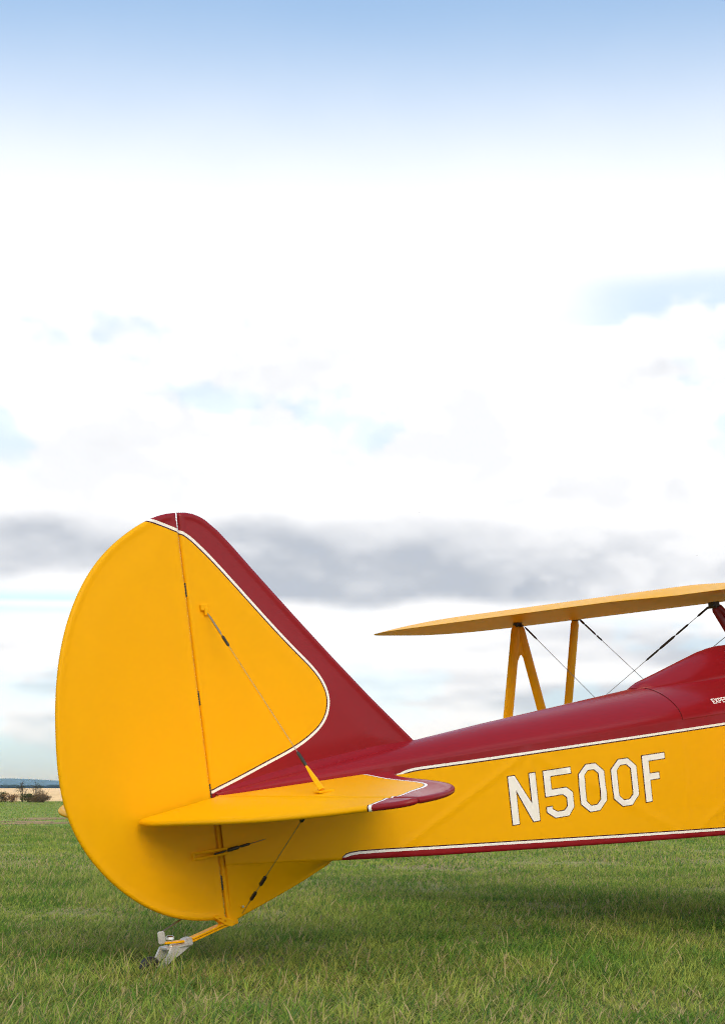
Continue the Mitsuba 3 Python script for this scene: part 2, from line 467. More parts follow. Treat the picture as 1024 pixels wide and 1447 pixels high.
# --- grass: every blade a bent leaf
def blades(count, y0, y1, height, width, segs, seed, margin=0.6, clump=True, flat=0.0, straw=False):
    r = np.random.default_rng(seed)
    y = np.sqrt(y0 * y0 + (y1 * y1 - y0 * y0) * r.random(count))
    x = (r.random(count) * 2 - 1) * (0.2069 * y * 1.06 + margin)
    if clump:                                 # blades stand in tufts
        cx, cy = np.floor(x / 0.09), np.floor(y / 0.09)
        hx = meshkit.noise(np.stack([cx * 7.3, cy * 3.1, cx * 0], -1), 5)
        hy = meshkit.noise(np.stack([cx * 2.9, cy * 8.7, cx * 0], -1), 6)
        pull = 0.45 * r.random(count)
        x += ((cx + hx) * 0.09 - x) * pull
        y += ((cy + hy) * 0.09 - y) * pull
    bare = meshkit.fbm(np.stack([x * 1.7, y * 1.3, x * 0 + 4.4], -1), 4, 17)
    stay = r.random(count) > 0.75 * sstep(0.50, 0.33, bare)
    x, y, count = x[stay], y[stay], int(stay.sum())
    tall = meshkit.fbm(np.stack([x * 1.1, y * 1.1, x * 0], -1), 4, 11)
    L = height * (0.45 + 0.75 * r.random(count) ** 1.5) * (0.25 + 1.55 * tall)
    long_ = r.random(count) < 0.012
    L = np.where(long_, L * 1.7, L)
    wd = width * (0.6 + 0.7 * r.random(count))
    yaw = r.random(count) * 2 * np.pi
    wind = np.stack([np.cos(yaw), np.sin(yaw)], 1) + np.array([0.25, 0.1])
    wind /= np.linalg.norm(wind, axis=1, keepdims=True)
    lean0, curl = 0.15 + 0.75 * r.random(count), 0.3 + 1.3 * r.random(count) ** 1.2
    lean0 = lean0 + flat * (0.6 + 0.5 * r.random(count))
    face = yaw + np.pi / 2 + (r.random(count) - 0.5) * 1.6
    side = np.stack([np.cos(face), np.sin(face), np.zeros(count)], 1)
    pos = np.stack([x, y, np.zeros(count) - 0.004], 1)
    verts, th = [], lean0.copy()
    pts = [pos]
    for s in range(segs):
        step = L / segs
        pts.append(pts[-1] + np.stack([np.sin(th) * wind[:, 0], np.sin(th) * wind[:, 1], np.cos(th)], 1) * step[:, None])
        th = th + curl / segs
    per = 2 * segs + 1
    for s in range(segs):
        k = wd * (1.0, 0.95, 0.72)[min(s, 2)] * (0.8 if s == 0 else 1)
        verts += [pts[s] - side * k[:, None] / 2, pts[s] + side * k[:, None] / 2]
    verts.append(pts[segs])
    v = np.stack(verts, 1).reshape(-1, 3)
    tri = []
    for s in range(segs - 1):
        a = 2 * s
        tri += [[a, a + 1, a + 3], [a, a + 3, a + 2]]
    tri.append([2 * segs - 2, 2 * segs - 1, 2 * segs])
    f = (np.arange(count)[:, None, None] * per + np.array(tri)[None]).reshape(-1, 3)
    rnd = np.stack([r.random(count), r.random(count)], 1)
    rnd[:, 0] = np.where(long_ & (r.random(count) < 0.5), 0.97, rnd[:, 0])
    if straw:                                 # dead leaves lying in the sward
        rnd[:, 0] = 0.90 + 0.10 * r.random(count)
    return v, f, np.repeat(rnd, per, axis=0)


sets = [
    blades(180000, 5.0, 9.5, 0.072, 0.0049, 3, 1, flat=0.15),
    blades(46000, 5.0, 13.0, 0.062, 0.0034, 3, 5, flat=0.85, straw=True),
    blades(9000, 5.0, 12.0, 0.055, 0.0100, 3, 6, flat=0.3),
    blades(180000, 9.5, 16.0, 0.062, 0.0060, 2, 2),
    blades(190000, 16.0, 34.0, 0.058, 0.010, 2, 3, 1.0, False),
    blades(160000, 34.0, 93.0, 0.055, 0.028, 1, 4, 2.0, False),
]
# a ranker tuft that the tailwheel has rolled into
wheel = world(np.array([-0.42, 0.04, -0.64]))
tv, tf, tu = blades(900, 5.0, 9.5, 0.115, 0.0042, 3, 8, clump=False)
tr = np.random.default_rng(12)
n_tuft = len(tu) // 7
shift = np.stack([wheel[0] + 0.16 * tr.normal(size=n_tuft), wheel[1] - 0.13 + 0.10 * tr.normal(size=n_tuft), np.zeros(n_tuft)], 1)
root = (tv.reshape(n_tuft, 7, 3)[:, 0] + tv.reshape(n_tuft, 7, 3)[:, 1]) / 2
root[:, 2] = 0
sets.append(((tv.reshape(n_tuft, 7, 3) - root[:, None] + shift[:, None]).reshape(-1, 3), tf, tu))
gv, gf, gu, at = [], [], [], 0
for v, f, u in sets:
    gv.append(v); gf.append(f + at); gu.append(u); at += len(v)
gv, gf, gu = np.vstack(gv), np.vstack(gf), np.vstack(gu)
keep = np.ones(len(gf), bool)
for cx, cy, rx, ry, sd in EARTH:
    c = gv[gf[:, 0]]
    keep &= ~((np.hypot((c[:, 0] - cx) / rx, (c[:, 1] - cy) / ry) < 0.95) & (gu[gf[:, 0], 1] < 0.75))
scene['grass'] = mikit.ply((gv, gf[keep]), 'grass_blade', smooth=False, uv=gu)
tag('grass', 'short green airfield grass with scattered dry straw-coloured blades', 'grass', kind='stuff')

# ----------------------------------------------------------------------------- shrubs along the field edge


def shrub(x, y, wid, hgt, leaves, bsdf, seed, label, twiggy=False):
    r = np.random.default_rng(seed)
    key, q = 'shrub', 0
    while key in labels:
        q += 1
        key = f'shrub_{q:03d}'
    stems = []
    for s in range(9 if twiggy else 6):
        a, l = r.random() * 2 * np.pi, hgt * (0.6 + 0.45 * r.random())
        out = wid * 0.42 * (r.random() if twiggy else 0.3 + r.random() * 0.6)
        b = np.array([x + 0.08 * wid * math.cos(a), y + 0.08 * wid * math.sin(a), -0.02])
        e = np.array([x + out * math.cos(a), y + out * math.sin(a), l * 0.95])
        m = lerp(b, e, 0.5) + [0, 0, 0.12 * l]
        stems.append(tube([b, m, e], [0.012, 0.008, 0.004], 5))
        for w in range(4 if twiggy else 2):
            p = lerp(m, e, r.random())
            stems.append(tube([p, p + np.array([(r.random() - 0.5) * 0.5, (r.random() - 0.5) * 0.5, 0.35 * r.random() + 0.1]) * hgt * 0.5], [0.005, 0.003], 4))
    scene[key + '__stem'] = mikit.ply(trimesh.util.concatenate(stems), 'bark', smooth=40)
    n = leaves
    # leaf clumps through the crown's volume
    nc = 26
    cc = r.normal(size=(nc, 3))
    cc /= np.linalg.norm(cc, axis=1, keepdims=True)
    cc *= (0.35 + 0.65 * r.random((nc, 1)))
    cc = cc * [wid / 2, wid / 2 * 0.8, hgt * 0.45] + [x, y, hgt * 0.52]
    p = cc[r.integers(0, nc, n)] + r.normal(size=(n, 3)) * [wid * 0.09, wid * 0.09, hgt * 0.09]
    p[:, 2] = np.maximum(p[:, 2], 0.02)
    a, b = r.normal(size=(n, 3)), r.normal(size=(n, 3))
    a /= np.linalg.norm(a, axis=1, keepdims=True)
    b -= a * (a * b).sum(1, keepdims=True)
    b /= np.linalg.norm(b, axis=1, keepdims=True)
    s = (0.018 + 0.022 * r.random((n, 1)))
    v = np.stack([p - a * s, p + b * s * 0.5, p + a * s, p - b * s * 0.5], 1).reshape(-1, 3)
    k = np.arange(n)[:, None] * 4
    scene[key + '__crown'] = mikit.ply((v, np.vstack([k + [0, 1, 2], k + [0, 2, 3]])), bsdf, smooth=False)
    tag(key, label, 'shrub')


shrub(-15.75, 86.0, 1.25, 0.40, 2600, 'leaf_brown', 2, 'low flat-topped brown shrub at the field edge, nearest to the yellow rudder')
shrub(-16.45, 86.5, 0.85, 0.46, 1500, 'leaf_olive', 3, 'low dark olive shrub touching the flat-topped brown one at its left')
shrub(-16.55, 89.0, 0.75, 1.02, 330, 'leaf_dusk', 4, 'tall thin-leaved shrub sticking up above the horizon, the one nearer to the rudder', True)
shrub(-17.35, 89.5, 0.85, 1.06, 380, 'leaf_dusk', 8, 'tall thin-leaved shrub sticking up above the horizon, the left one of the two', True)
shrub(-16.1, 88.0, 0.95, 0.62, 420, 'leaf_rust', 5, 'reddish open shrub in front of the straw field, behind the flat-topped brown one', True)
shrub(-17.25, 86.0, 0.95, 0.50, 1000, 'leaf_rust', 9, 'reddish brown shrub low at the field edge, left of the olive one', True)
shrub(-17.85, 86.5, 0.80, 0.52, 1300, 'leaf_olive', 6, 'leftmost green shrub at the field edge, beside the picture edge')

# ----------------------------------------------------------------------------- the biplane
tag('biplane', 'yellow and maroon biplane with rounded yellow rudder, standing tail down on the grass', 'biplane')
H_ = lambda u: np.interp(u, [-1, 0, 2.7, 3.2, 3.8, 6], [0.029, 0.029, 0.307, 0.345, 0.36, 0.36])          # half width
WB = lambda u: np.interp(u, [-0.014, 0.266, 0.546, 1.005, 1.581, 2.125, 2.707, 3.5, 4.2, 6], [-0.290, -0.322, -0.356, -0.411, -0.473, -0.530, -0.587, -0.655, -0.665, -0.66])
WT = lambda u: np.interp(u, [0, 0.27, 0.58, 0.79, 1.07, 1.5, 2.0, 2.47, 3.0, 6], [0.018, 0.050, 0.074, 0.087, 0.104, 0.132, 0.158, 0.185, 0.20, 0.205])
WC = 0.014
STAB = lambda u: -0.012 - 0.016 * u


def low_line(u):
    return np.interp(u, [0.546, 0.556, 0.574, 0.600, 0.640, 0.784, 1.01, 1.586, 2.129, 2.711, 3.5, 4.2, 6], [-0.40, -0.350, -0.340, -0.3365, -0.3370, -0.351, -0.376, -0.438, -0.496, -0.556, -0.622, -0.632, -0.627])


def up_line(u):
    return np.interp(u, [0.86, 0.885, 0.905, 0.93, 0.96, 1.0, 1.08, 1.247, 1.402, 1.927, 2.225, 2.778, 6], [-0.045, -0.028, -0.0205, -0.016, -0.0135, -0.013, -0.0145, -0.018, -0.0205, -0.027, -0.031, -0.036, -0.05])


FRAME = [((0.82, -0.02), (0.82, -0.37)), ((0.84, -0.36), (1.56, -0.03)), ((1.58, -0.02), (1.58, -0.46)), ((1.62, -0.04), (2.46, -0.54)),
         ((2.49, -0.03), (2.49, -0.55)), ((2.53, -0.54), (3.4, -0.05)), ((3.45, -0.05), (3.45, -0.62))]


def ridges(u, w):
    """Fabric lifted a little where the frame's tubes carry it."""
    out = np.zeros_like(u)
    for (a, b), (c, d) in FRAME:
        e = np.array([c - a, d - b])
        L = np.hypot(*e)
        t = np.clip(((u - a) * e[0] + (w - b) * e[1]) / L**2, 0, 1)
        dist = np.hypot(u - a - t * e[0], w - b - t * e[1])
        out = np.maximum(out, 0.0030 * np.exp(-(dist / 0.018) ** 2))
    return out


DECK_E = 1.75


def deck_v(u, w):
    t = np.clip((w - WC) / (WT(u) - WC), 0, 1)
    return H_(u) * (1 - t**DECK_E) ** (1 / DECK_E)


def side_point(u, w, off=0.0):
    return np.stack([u, H_(u) + ridges(u, w) + off, w], -1)


us = np.unique(np.round(np.concatenate([np.arange(0, 5.0, 0.016), np.arange(0.54, 0.66, 0.004), np.arange(0.86, 1.0, 0.004), [4.99]]), 4))
wb = WB(us)
low, upl = low_line(us), up_line(us)
st = STAB(us)
hw, pw = 0.0056, 0.0055
floor_ = wb + 0.0005
upl = np.maximum(upl, st)
front = us > 0.875
cl = lambda w: np.maximum(w, floor_)
rows = [floor_, cl(low - hw), cl(low + hw), cl(low + hw + pw)]
U3, U2, U1 = (np.where(front, np.maximum(upl - hw - pw, st), st), np.where(front, np.maximum(upl - hw, st), st), np.where(front, np.maximum(upl + hw, st), st))
yl = [lerp(rows[3], U3, t) for t in np.linspace(0, 1, 30)]
levels = rows + yl[1:] + [U2, U1] + [lerp(U1, WC, t) for t in (0.34, 0.67, 1.0)]
zone = ['low_maroon', 'white', 'pin'] + ['yellow'] * 29 + ['pin', 'white'] + ['maroon'] * 3
half = []
pts = [np.stack([us, np.zeros_like(us), wb], 1), np.stack([us, 0.5 * H_(us), wb], 1)]
bottom_zone = ['bottom', 'bottom']
# rounded lower longeron
rl = 0.013
for ang in (90, 65, 40, 15):
    a = math.radians(ang)
    pts.append(np.stack([us, H_(us) - rl * 0.8 + rl * 0.8 * math.cos(a), wb + rl - rl * math.sin(a)], 1))
bottom_zone = ['bottom'] * 2 + ['roll'] * 4
for w in levels:
    ww = np.maximum(w, wb + rl)
    low_part = w < wb + rl
    pts.append(side_point(us, ww))
grid_zone = bottom_zone + zone
for ang in np.linspace(0, 1, 22)[1:]:
    t = math.sin(ang * math.pi / 2)
    w = WC + (WT(us) - WC) * t
    pts.append(np.stack([us, deck_v(us, w) * (1 if ang < 1 else 0), w], 1))
    grid_zone.append('deck')
G = np.stack(pts, 0)                                   # rows x stations x 3
R, C = G.shape[:2]
mir = G.copy()
mir[..., 1] *= -1


def grid_faces(r0, r1, c0, c1, flip=False):
    i, j = np.meshgrid(np.arange(r0, r1), np.arange(c0, c1), indexing='ij')
    a = (i * C + j).ravel()
    f = np.vstack([np.stack([a, a + 1, a + C + 1], 1), np.stack([a, a + C + 1, a + C], 1)])
    return f[:, ::-1] if flip else f


seam = int(np.searchsorted(us, 2.505))
for grid, flip, sidename in ((G, False, 'starboard'), (mir, True, 'port')):
    v = world(grid.reshape(-1, 3))
    F = {}
    for r, z in enumerate(grid_zone):
        if z == 'roll':
            cut = int(np.searchsorted(us, 0.552))
            F.setdefault('yellow', []).append(grid_faces(r, r + 1, 0, cut, flip))
            F.setdefault('low_maroon', []).append(grid_faces(r, r + 1, cut, C - 1, flip))
        elif z == 'bottom':
            F.setdefault('low_maroon', []).append(grid_faces(r, r + 1, 0, C - 1, flip))
        elif z == 'deck':
            F.setdefault('deck', []).append(grid_faces(r, r + 1, 0, seam, flip))
            F.setdefault('metal', []).append(grid_faces(r, r + 1, seam, C - 1, flip))
        else:
            F.setdefault(z, []).append(grid_faces(r, r + 1, 0, C - 1, flip))

    def clean(f):
        f = np.vstack(f)
        ar = np.linalg.norm(np.cross(v[f[:, 1]] - v[f[:, 0]], v[f[:, 2]] - v[f[:, 0]]), axis=1)
        return f[ar > 2e-9]
    skin = clean([x for z in F for x in F[z] if z not in ('deck', 'metal')])
    top = clean(F['deck'] + F['metal'])
    ns, nt = vnormals(v, skin), vnormals(v, top)
    raw('biplane__fuselage', v, clean(F['yellow']), ns, 'paint_yellow') if sidename == 'starboard' else raw('biplane__fuselage__port_fabric', v, clean(F['yellow']), ns, 'paint_yellow')
    raw('biplane__fuselage__upper_trim', v, clean(F['maroon']), ns, 'paint_maroon')
    raw('biplane__fuselage__lower_trim', v, clean(F['low_maroon']), ns, 'paint_maroon')
    raw('biplane__fuselage__white_stripe', v, clean(F['white']), ns, 'paint_white')
    raw('biplane__fuselage__dark_pinstripe', v, clean(F['pin']), ns, 'paint_pinstripe')
    raw('biplane__fuselage__turtledeck', v, clean(F['deck']), nt, 'paint_maroon')
    # sheet-metal panel, a thin step proud of the fabric deck behind it
    lift = grid.copy()
    lift[..., 1] *= 1 + 0.003 / np.maximum(H_(us), 0.05)
    lift[..., 2] += 0.003
    lv = world(lift.reshape(-1, 3))
    mf = clean(F['metal'])
    r0 = grid_zone.index('deck')
    # its turned edge at the seam and along the crease
    edge = []
    base = len(lv)
    allv = np.vstack([lv, v])
    for r in range(r0, R - 1):
        a, b = r * C + seam, (r + 1) * C + seam
        edge += [[a, b, b + base], [a, b + base, a + base]]
    lip = []
    for c in range(seam, C - 1):
        a, b = r0 * C + c, r0 * C + c + 1
        lip += [[a, b + base, b], [a, a + base, b + base]]
    lip = np.array(lip)
    raw('biplane__fuselage__panel_edge', allv, lip, vnormals(allv, lip), 'paint_maroon')
    nm = vnormals(lv, mf)
    edge = np.array(edge)
    en = vnormals(allv, edge)
    raw('biplane__fuselage__metal_panel', lv, mf, nm, 'paint_maroon', 'smooth maroon metal deck panel in front of the curved seam')
    raw('biplane__fuselage__panel_edge', allv, edge, en, 'paint_pinstripe')


def loft(rings, close=True, caps=(True, True)):
    rings = np.asarray(rings, float)
    m, n = rings.shape[:2]
    v = rings.reshape(-1, 3)
    f = []
    i, j = np.meshgrid(np.arange(m - 1), np.arange(n if close else n - 1), indexing='ij')
    a, b = (i * n + j).ravel(), (i * n + (j + 1) % n).ravel()
    f = [np.stack([a, b, b + n], 1), np.stack([a, b + n, a + n], 1)]
    extra = []
    for c, at in zip(caps, (0, m - 1)):
        if c:
            k = len(v) + len(extra)
            extra.append(rings[at].mean(0))
            j = np.arange(n)
            t = np.stack([at * n + (j + 1) % n, at * n + j, j * 0 + k], 1)
            f.append(t if at == 0 else t[:, ::-1])
    v = np.vstack([v, np.array(extra)]) if extra else v
    mesh = trimesh.Trimesh(v, np.vstack(f), process=False)
    if mesh.volume < 0:
        mesh.invert()
    return mesh


# engine cowl closing the nose, propeller (beyond the picture's edge)
ang = np.linspace(0, 2 * np.pi, 40, endpoint=False)
rings = []
for u, s in ((4.985, 1.0), (5.15, 1.03), (5.42, 1.0), (5.55, 0.92), (5.60, 0.78), (5.61, 0.5)):
    c, h = np.cos(ang), np.sin(ang)
    rings.append(np.stack([np.full(40, u), s * 0.365 * np.sign(c) * np.abs(c) ** 0.8, -0.225 + s * 0.435 * np.sign(h) * np.abs(h) ** 0.8], 1))
ap('engine_cowl', loft(rings), 'paint_maroon')
blade = [np.stack([5.70 + 0.02 * np.cos(ang) * (1 - abs(t)), -0.0 + (0.075 - 0.045 * abs(t)) * np.sin(ang) + 0 * ang, np.full(40, -0.22 + 0.95 * t)], 1) for t in np.linspace(-1, 1, 9)]
ap('propeller', loft(blade), 'leather')
ap('propeller__spinner', loft([np.stack([np.full(24, u), r * np.cos(ang[:24] * 40 / 24), -0.22 + r * np.sin(ang[:24] * 40 / 24)], 1) for u, r in ((5.60, 0.12), (5.72, 0.115), (5.82, 0.08), (5.87, 0.02))]), 'paint_maroon')

# headrest fairing behind the cockpit
rg = lambda u: np.interp(u, [2.478, 2.50, 2.53, 2.60, 2.72, 2.85, 2.98, 3.06, 3.12, 3.2, 3.3], [0.186, 0.200, 0.212, 0.228, 0.256, 0.288, 0.319, 0.332, 0.337, 0.335, 0.325])
fb = lambda u: np.interp(u, [2.478, 2.55, 2.8, 3.1, 3.3], [0.035, 0.075, 0.120, 0.150, 0.155])
rings = []
uu = np.concatenate([np.linspace(2.478, 2.56, 9), np.linspace(2.58, 3.3, 30)])
s = np.linspace(-1, 1, 33)
for u in uu:
    b = fb(u)
    vv = b * s
    tdeck = WT(u) + 0.003 - (WT(u) - WC) * (1 - np.maximum(1 - (np.abs(vv) / (H_(u) + 0.003)) ** DECK_E, 0) ** (1 / DECK_E))
    top_ = tdeck + (rg(u) - WT(u)) * (1 - np.abs(s) ** 2.3) ** 0.85 - 0.002 * (np.abs(s) > 0.999)
    rings.append(np.concatenate([np.stack([np.full(33, u), vv, top_], 1), np.stack([np.full(31, u), vv[-2:0:-1], tdeck[-2:0:-1] - 0.02], 1)]))
ap('fuselage__headrest_fairing', loft(rings), 'paint_maroon', 40)
t_ = np.linspace(0, 2 * np.pi, 41)
ap('fuselage__cockpit_coaming', tube(np.stack([3.72 + 0.40 * np.cos(t_), 0.24 * np.sin(t_), 0.205 - 0.09 * np.sin(t_) ** 2 + 0 * t_], 1), 0.022, 10, False), 'leather')
wsx = np.linspace(-0.24, 0.24, 13)
wv = np.vstack([np.stack([4.16 - 1.1 * wsx**2, wsx, 0.20 - 1.6 * wsx**2 * 0.8], 1), np.stack([3.98 - 1.2 * wsx**2, wsx * 0.85, 0.40 - 0.9 * wsx**2], 1)])
kk = np.arange(12)
ap('fuselage__windshield', trimesh.Trimesh(wv, np.vstack([np.stack([kk, kk + 1, kk + 14], 1), np.stack([kk, kk + 14, kk + 13], 1)]), process=False), 'windshield_glass')

# ventral fabric between the fuselage bottom and the slanting tail tube
wd = lambda u: np.interp(u, [-0.01, 0.018, 0.081, 0.255, 0.383, 0.541, 0.56], [-0.535, -0.527, -0.507, -0.459, -0.421, -0.366, -0.358])
rings = []
for u in np.linspace(0.006, 0.548, 40):
    b, dlow, h = WB(u) + 0.004, min(wd(u), WB(u) - 0.003), H_(u) - 0.003
    row = []
    for t in np.linspace(0, 1, 10):
        k = t * t * (3 - 2 * t) * 0.25 + t * 0.75
        row.append([u, h * (1 - k) + 0.012 * k, b * (1 - t) + (dlow + 0.010) * t])
    for a in (30, 60, 90, 120, 150):
        a = math.radians(a)
        row.append([u, 0.012 * math.cos(a), dlow + 0.010 - 0.012 * math.sin(a)])
    row += [[u, -y, w] for _, y, w in row[:10][::-1]]
    rings.append(row)
ap('ventral_fairing', loft(rings), 'paint_yellow', 50)
ap('ventral_fairing__edge_tube', tube([[u, 0, wd(u) + 0.008] for u in np.linspace(-0.002, 0.535, 30)], 0.0125, 12), 'paint_yellow')
ap('fuselage__stern_post', tube([[0.001, 0, w] for w in np.linspace(-0.528, 0.0, 20)], 0.0135, 16), 'paint_yellow')


# decals that follow the fuselage side
def decal(name, poly, off, bsdf, label=None, surface=side_point):
    p, t = triangulate(poly, 0.006, 0.014)
    q = surface(p[:, 0], p[:, 1], off)
    v = world(q)
    f = t
    n = vnormals(v, f)
    if (n @ AV).mean() < 0:
        f, n = f[:, ::-1], -n
    raw('biplane__' + name, v, f, n, bsdf, label)


def glyph(pts, holes=()):
    return Polygon(pts, holes)


GLYPHS = [
    ('N', 1.4535, [(0, 0), (0, 1), (.040, 1), (.117, .41), (.117, 1), (.157, 1), (.157, 0), (.116, 0), (.041, .66), (.041, 0)], []),
    ('5', 1.652, [(0, 1), (.160, 1), (.160, .86), (.041, .86), (.041, .60), (.125, .60), (.160, .48), (.160, .17), (.125, 0), (.045, 0), (0, .14), (0, .26),
                  (.036, .26), (.036, .20), (.06, .135), (.10, .135), (.12, .21), (.12, .385), (.10, .455), (0, .455)], []),
    ('0', 1.850, [(.05, 1), (.108, 1), (.156, .81), (.156, .19), (.108, 0), (.05, 0), (0, .19), (0, .81)], [[(.06, .865), (.095, .865), (.119, .77), (.119, .235), (.095, .14), (.06, .14), (.037, .235), (.037, .77)]]),
    ('0', 2.044, [(.05, 1), (.108, 1), (.156, .81), (.156, .19), (.108, 0), (.05, 0), (0, .19), (0, .81)], [[(.06, .865), (.095, .865), (.119, .77), (.119, .235), (.095, .14), (.06, .14), (.037, .235), (.037, .77)]]),
    ('F', 2.236, [(0, 0), (0, 1), (.142, 1), (.142, .86), (.041, .86), (.041, .605), (.099, .605), (.099, .455), (.041, .455), (.041, 0)], []),
]
said = {'N': 'white letter N with thin dark outline', '5': 'white numeral 5 with thin dark outline', 'F': 'white letter F with thin dark outline'}
for q, (ch, u0, outer, holes) in enumerate(GLYPHS):
    mp = lambda x, y: (u0 + x, -0.343 - 0.0115 * (u0 + x - 1.4535) + y * 0.2288)
    poly = Polygon([mp(*a) for a in outer], [[mp(*a) for a in h] for h in holes])
    lab = said.get(ch) or ('white numeral 0 right after the 5' if q == 2 else 'white numeral 0 right before the letter F')
    decal('fuselage__registration_letter', poly.buffer(-0.0022, join_style=2), 0.0024, 'paint_white', lab)
    decal('fuselage__letter_outline', poly.buffer(0.0018, join_style=2), 0.0011, 'paint_pinstripe')
for word, u0, w0 in (('EXPERIMENTAL', 2.735, 0.069),):
    tm = meshkit.text_mesh(word, 0.0235, 0.0010, True)
    tm = tm.subdivide_to_size(0.01)
    q = np.asarray(tm.vertices)
    u, w = u0 + q[:, 0] * 1.02, w0 + q[:, 1]
    vv = deck_v(u, w - 0.003) * (1 + 0.003 / np.maximum(H_(u), 0.05)) + 0.0006 + q[:, 2]
    ap('fuselage__lettering', trimesh.Trimesh(np.stack([u, vv, w], 1), tm.faces, process=False), 'paint_white', False, 'small white word EXPERIMENTAL on the maroon deck')

# fin
fin_le = [(-0.009, 1.190), (0.033, 1.188), (0.065, 1.181), (0.095, 1.169), (0.121, 1.153), (0.175, 1.106), (0.239, 1.035), (0.324, 0.934), (0.412, 0.832), (0.545, 0.679), (0.682, 0.524), (0.859, 0.330), (1.073, 0.108)]
fin_poly = Polygon(fin_le + [(1.090, 0.085), (0.9, 0.02), (-0.0145, -0.02), (-0.0145, 0.6), (-0.0142, 1.10)])
stripe = [(-0.10, 1.135), (-0.014, 1.110), (0.019, 1.095), (0.062, 1.057), (0.114, 0.999), (0.199, 0.903), (0.295, 0.791), (0.404, 0.667), (0.504, 0.553), (0.567, 0.484), (0.603, 0.437), (0.622, 0.391), (0.626, 0.340), (0.613, 0.288), (0.580, 0.240), (0.524, 0.200), (0.448, 0.166), (0.286, 0.111), (0.128, 0.064), (-0.02, 0.022), (-0.10, -0.002)]


def smooth_line(pts, k=3):
    from scipy.interpolate import splprep, splev
    p = np.array(pts)
    tck, _ = splprep(p.T, s=2e-5, k=k)
    return np.array(splev(np.linspace(0, 1, 160), tck)).T


Y = Polygon(list(smooth_line(stripe)) + [(-0.2, 0.0), (-0.2, 1.14)])
fin_zones = [(Y.buffer(0.0058).difference(Y.buffer(-0.0058)), 'fin__white_stripe', 'paint_white'),
             (Y.buffer(-0.0058).difference(Y.buffer(-0.0112)), 'fin__dark_pinstripe', 'paint_pinstripe'),
             (Y.buffer(-0.0112), 'fin__fabric_panel', 'paint_yellow'), (None, 'fin', 'paint_maroon')]
vertical = lambda p, h: np.stack([p[:, 0], h, p[:, 1]], 1)
plate(fin_poly, tube_edge(0.0125, 0.016), vertical, fin_zones, [None, None, 'yellow fabric field of the fin', None])
# fillet between fin and turtledeck
rings = []
for u in np.linspace(0.03, 1.10, 30):
    k = 0.018 + 0.035 * min(1, u / 0.5)
    r = []
    for a in np.linspace(-1, 1, 13):
        vv = k * a
        dv = min(abs(vv) / H_(u), 0.999)
        wdk = WC + (WT(u) - WC) * (1 - dv**DECK_E) ** (1 / DECK_E)
        r.append([u, vv, wdk + (0.030 * min(1, (1.10 - u) / 0.25)) * (1 - abs(a)) ** 1.8 - 0.001])
    r += [[u, 0.6 * k, WC], [u, -0.6 * k, WC]]
    rings.append(r)
ap('fin__fillet', loft(rings), 'paint_maroon', 50)

# rudder
rud = [(-0.0185, 1.189), (-0.056, 1.188), (-0.088, 1.184), (-0.116, 1.178), (-0.155, 1.166), (-0.205, 1.145), (-0.259, 1.116), (-0.312, 1.085), (-0.363, 1.050), (-0.427, 0.992), (-0.493, 0.915), (-0.553, 0.820), (-0.611, 0.680), (-0.648, 0.556), (-0.672, 0.436), (-0.686, 0.314), (-0.691, 0.190),
       (-0.688, 0.085), (-0.676, 0.015), (-0.655, -0.053), (-0.620, -0.128), (-0.585, -0.187), (-0.547, -0.240), (-0.515, -0.278), (-0.463, -0.332), (-0.401, -0.383), (-0.321, -0.434), (-0.247, -0.468), (-0.171, -0.490), (-0.082, -0.507), (-0.018, -0.512)]
body = smooth_line(rud)
rud_poly = Polygon(list(body) + [(-0.0165, -0.3), (-0.0165, 0.3), (-0.0165, 0.9), (-0.017, 1.10)])
rl_ = smooth_line([(-0.30, 1.200), (-0.220, 1.186), (-0.163, 1.172), (-0.115, 1.157), (-0.073, 1.140), (-0.025, 1.117), (0.05, 1.078)])
Rd = Polygon(list(rl_) + [(0.05, 1.4), (-0.30, 1.4)])
zones = [(Rd.buffer(0.0058).difference(Rd.buffer(-0.0058)), 'rudder__white_stripe', 'paint_white'),
         (Rd.buffer(0.0112).difference(Rd.buffer(0.0058)), 'rudder__dark_pinstripe', 'paint_pinstripe'),
         (Rd, 'rudder__tip', 'paint_maroon'), (None, 'rudder', 'paint_yellow')]
plate(rud_poly, tube_edge(0.0125, 0.0150), vertical, zones, [None, None, 'maroon tip of the rudder', None])
for w in (0.87, 0.42, 0.03, -0.36):
    ap('rudder__hinge', box((0.016, 0.012, 0.060), (-0.0155, 0, w)), 'steel_dark')

# tailplane and elevators
stab_o = [(0.93, 0.0), (0.885, 0.10), (0.80, 0.205), (0.72, 0.315), (0.63, 0.49), (0.545, 0.72), (0.475, 0.93), (0.42, 1.05), (0.345, 1.175), (0.26, 1.275), (0.17, 1.345), (0.08, 1.390), (-0.0025, 1.406)]
el_o = [(-0.0048, 1.405), (-0.055, 1.382), (-0.11, 1.300), (-0.155, 1.200), (-0.210, 1.090), (-0.262, 0.965), (-0.305, 0.83), (-0.340, 0.67), (-0.370, 0.48), (-0.392, 0.30), (-0.408, 0.13), (-0.404, 0.075), (-0.375, 0.045)]
so = smooth_line(stab_o)
eo = smooth_line(el_o)
so[:, 0] = np.maximum(so[:, 0], -0.0025)
eo[:, 0] = np.minimum(eo[:, 0], -0.0048)
stab_poly = Polygon([(-0.0025, 0.0)] + list(so)).buffer(0)
elev_poly = Polygon([(-0.0048, 0.045)] + list(eo)).buffer(0)
field = smooth_line([(0.70, 0.05), (0.665, 0.20), (0.600, 0.37), (0.525, 0.58), (0.455, 0.79), (0.395, 0.93), (0.34, 1.015), (0.27, 1.085), (0.19, 1.150), (0.10, 1.205), (0.0, 1.240)])
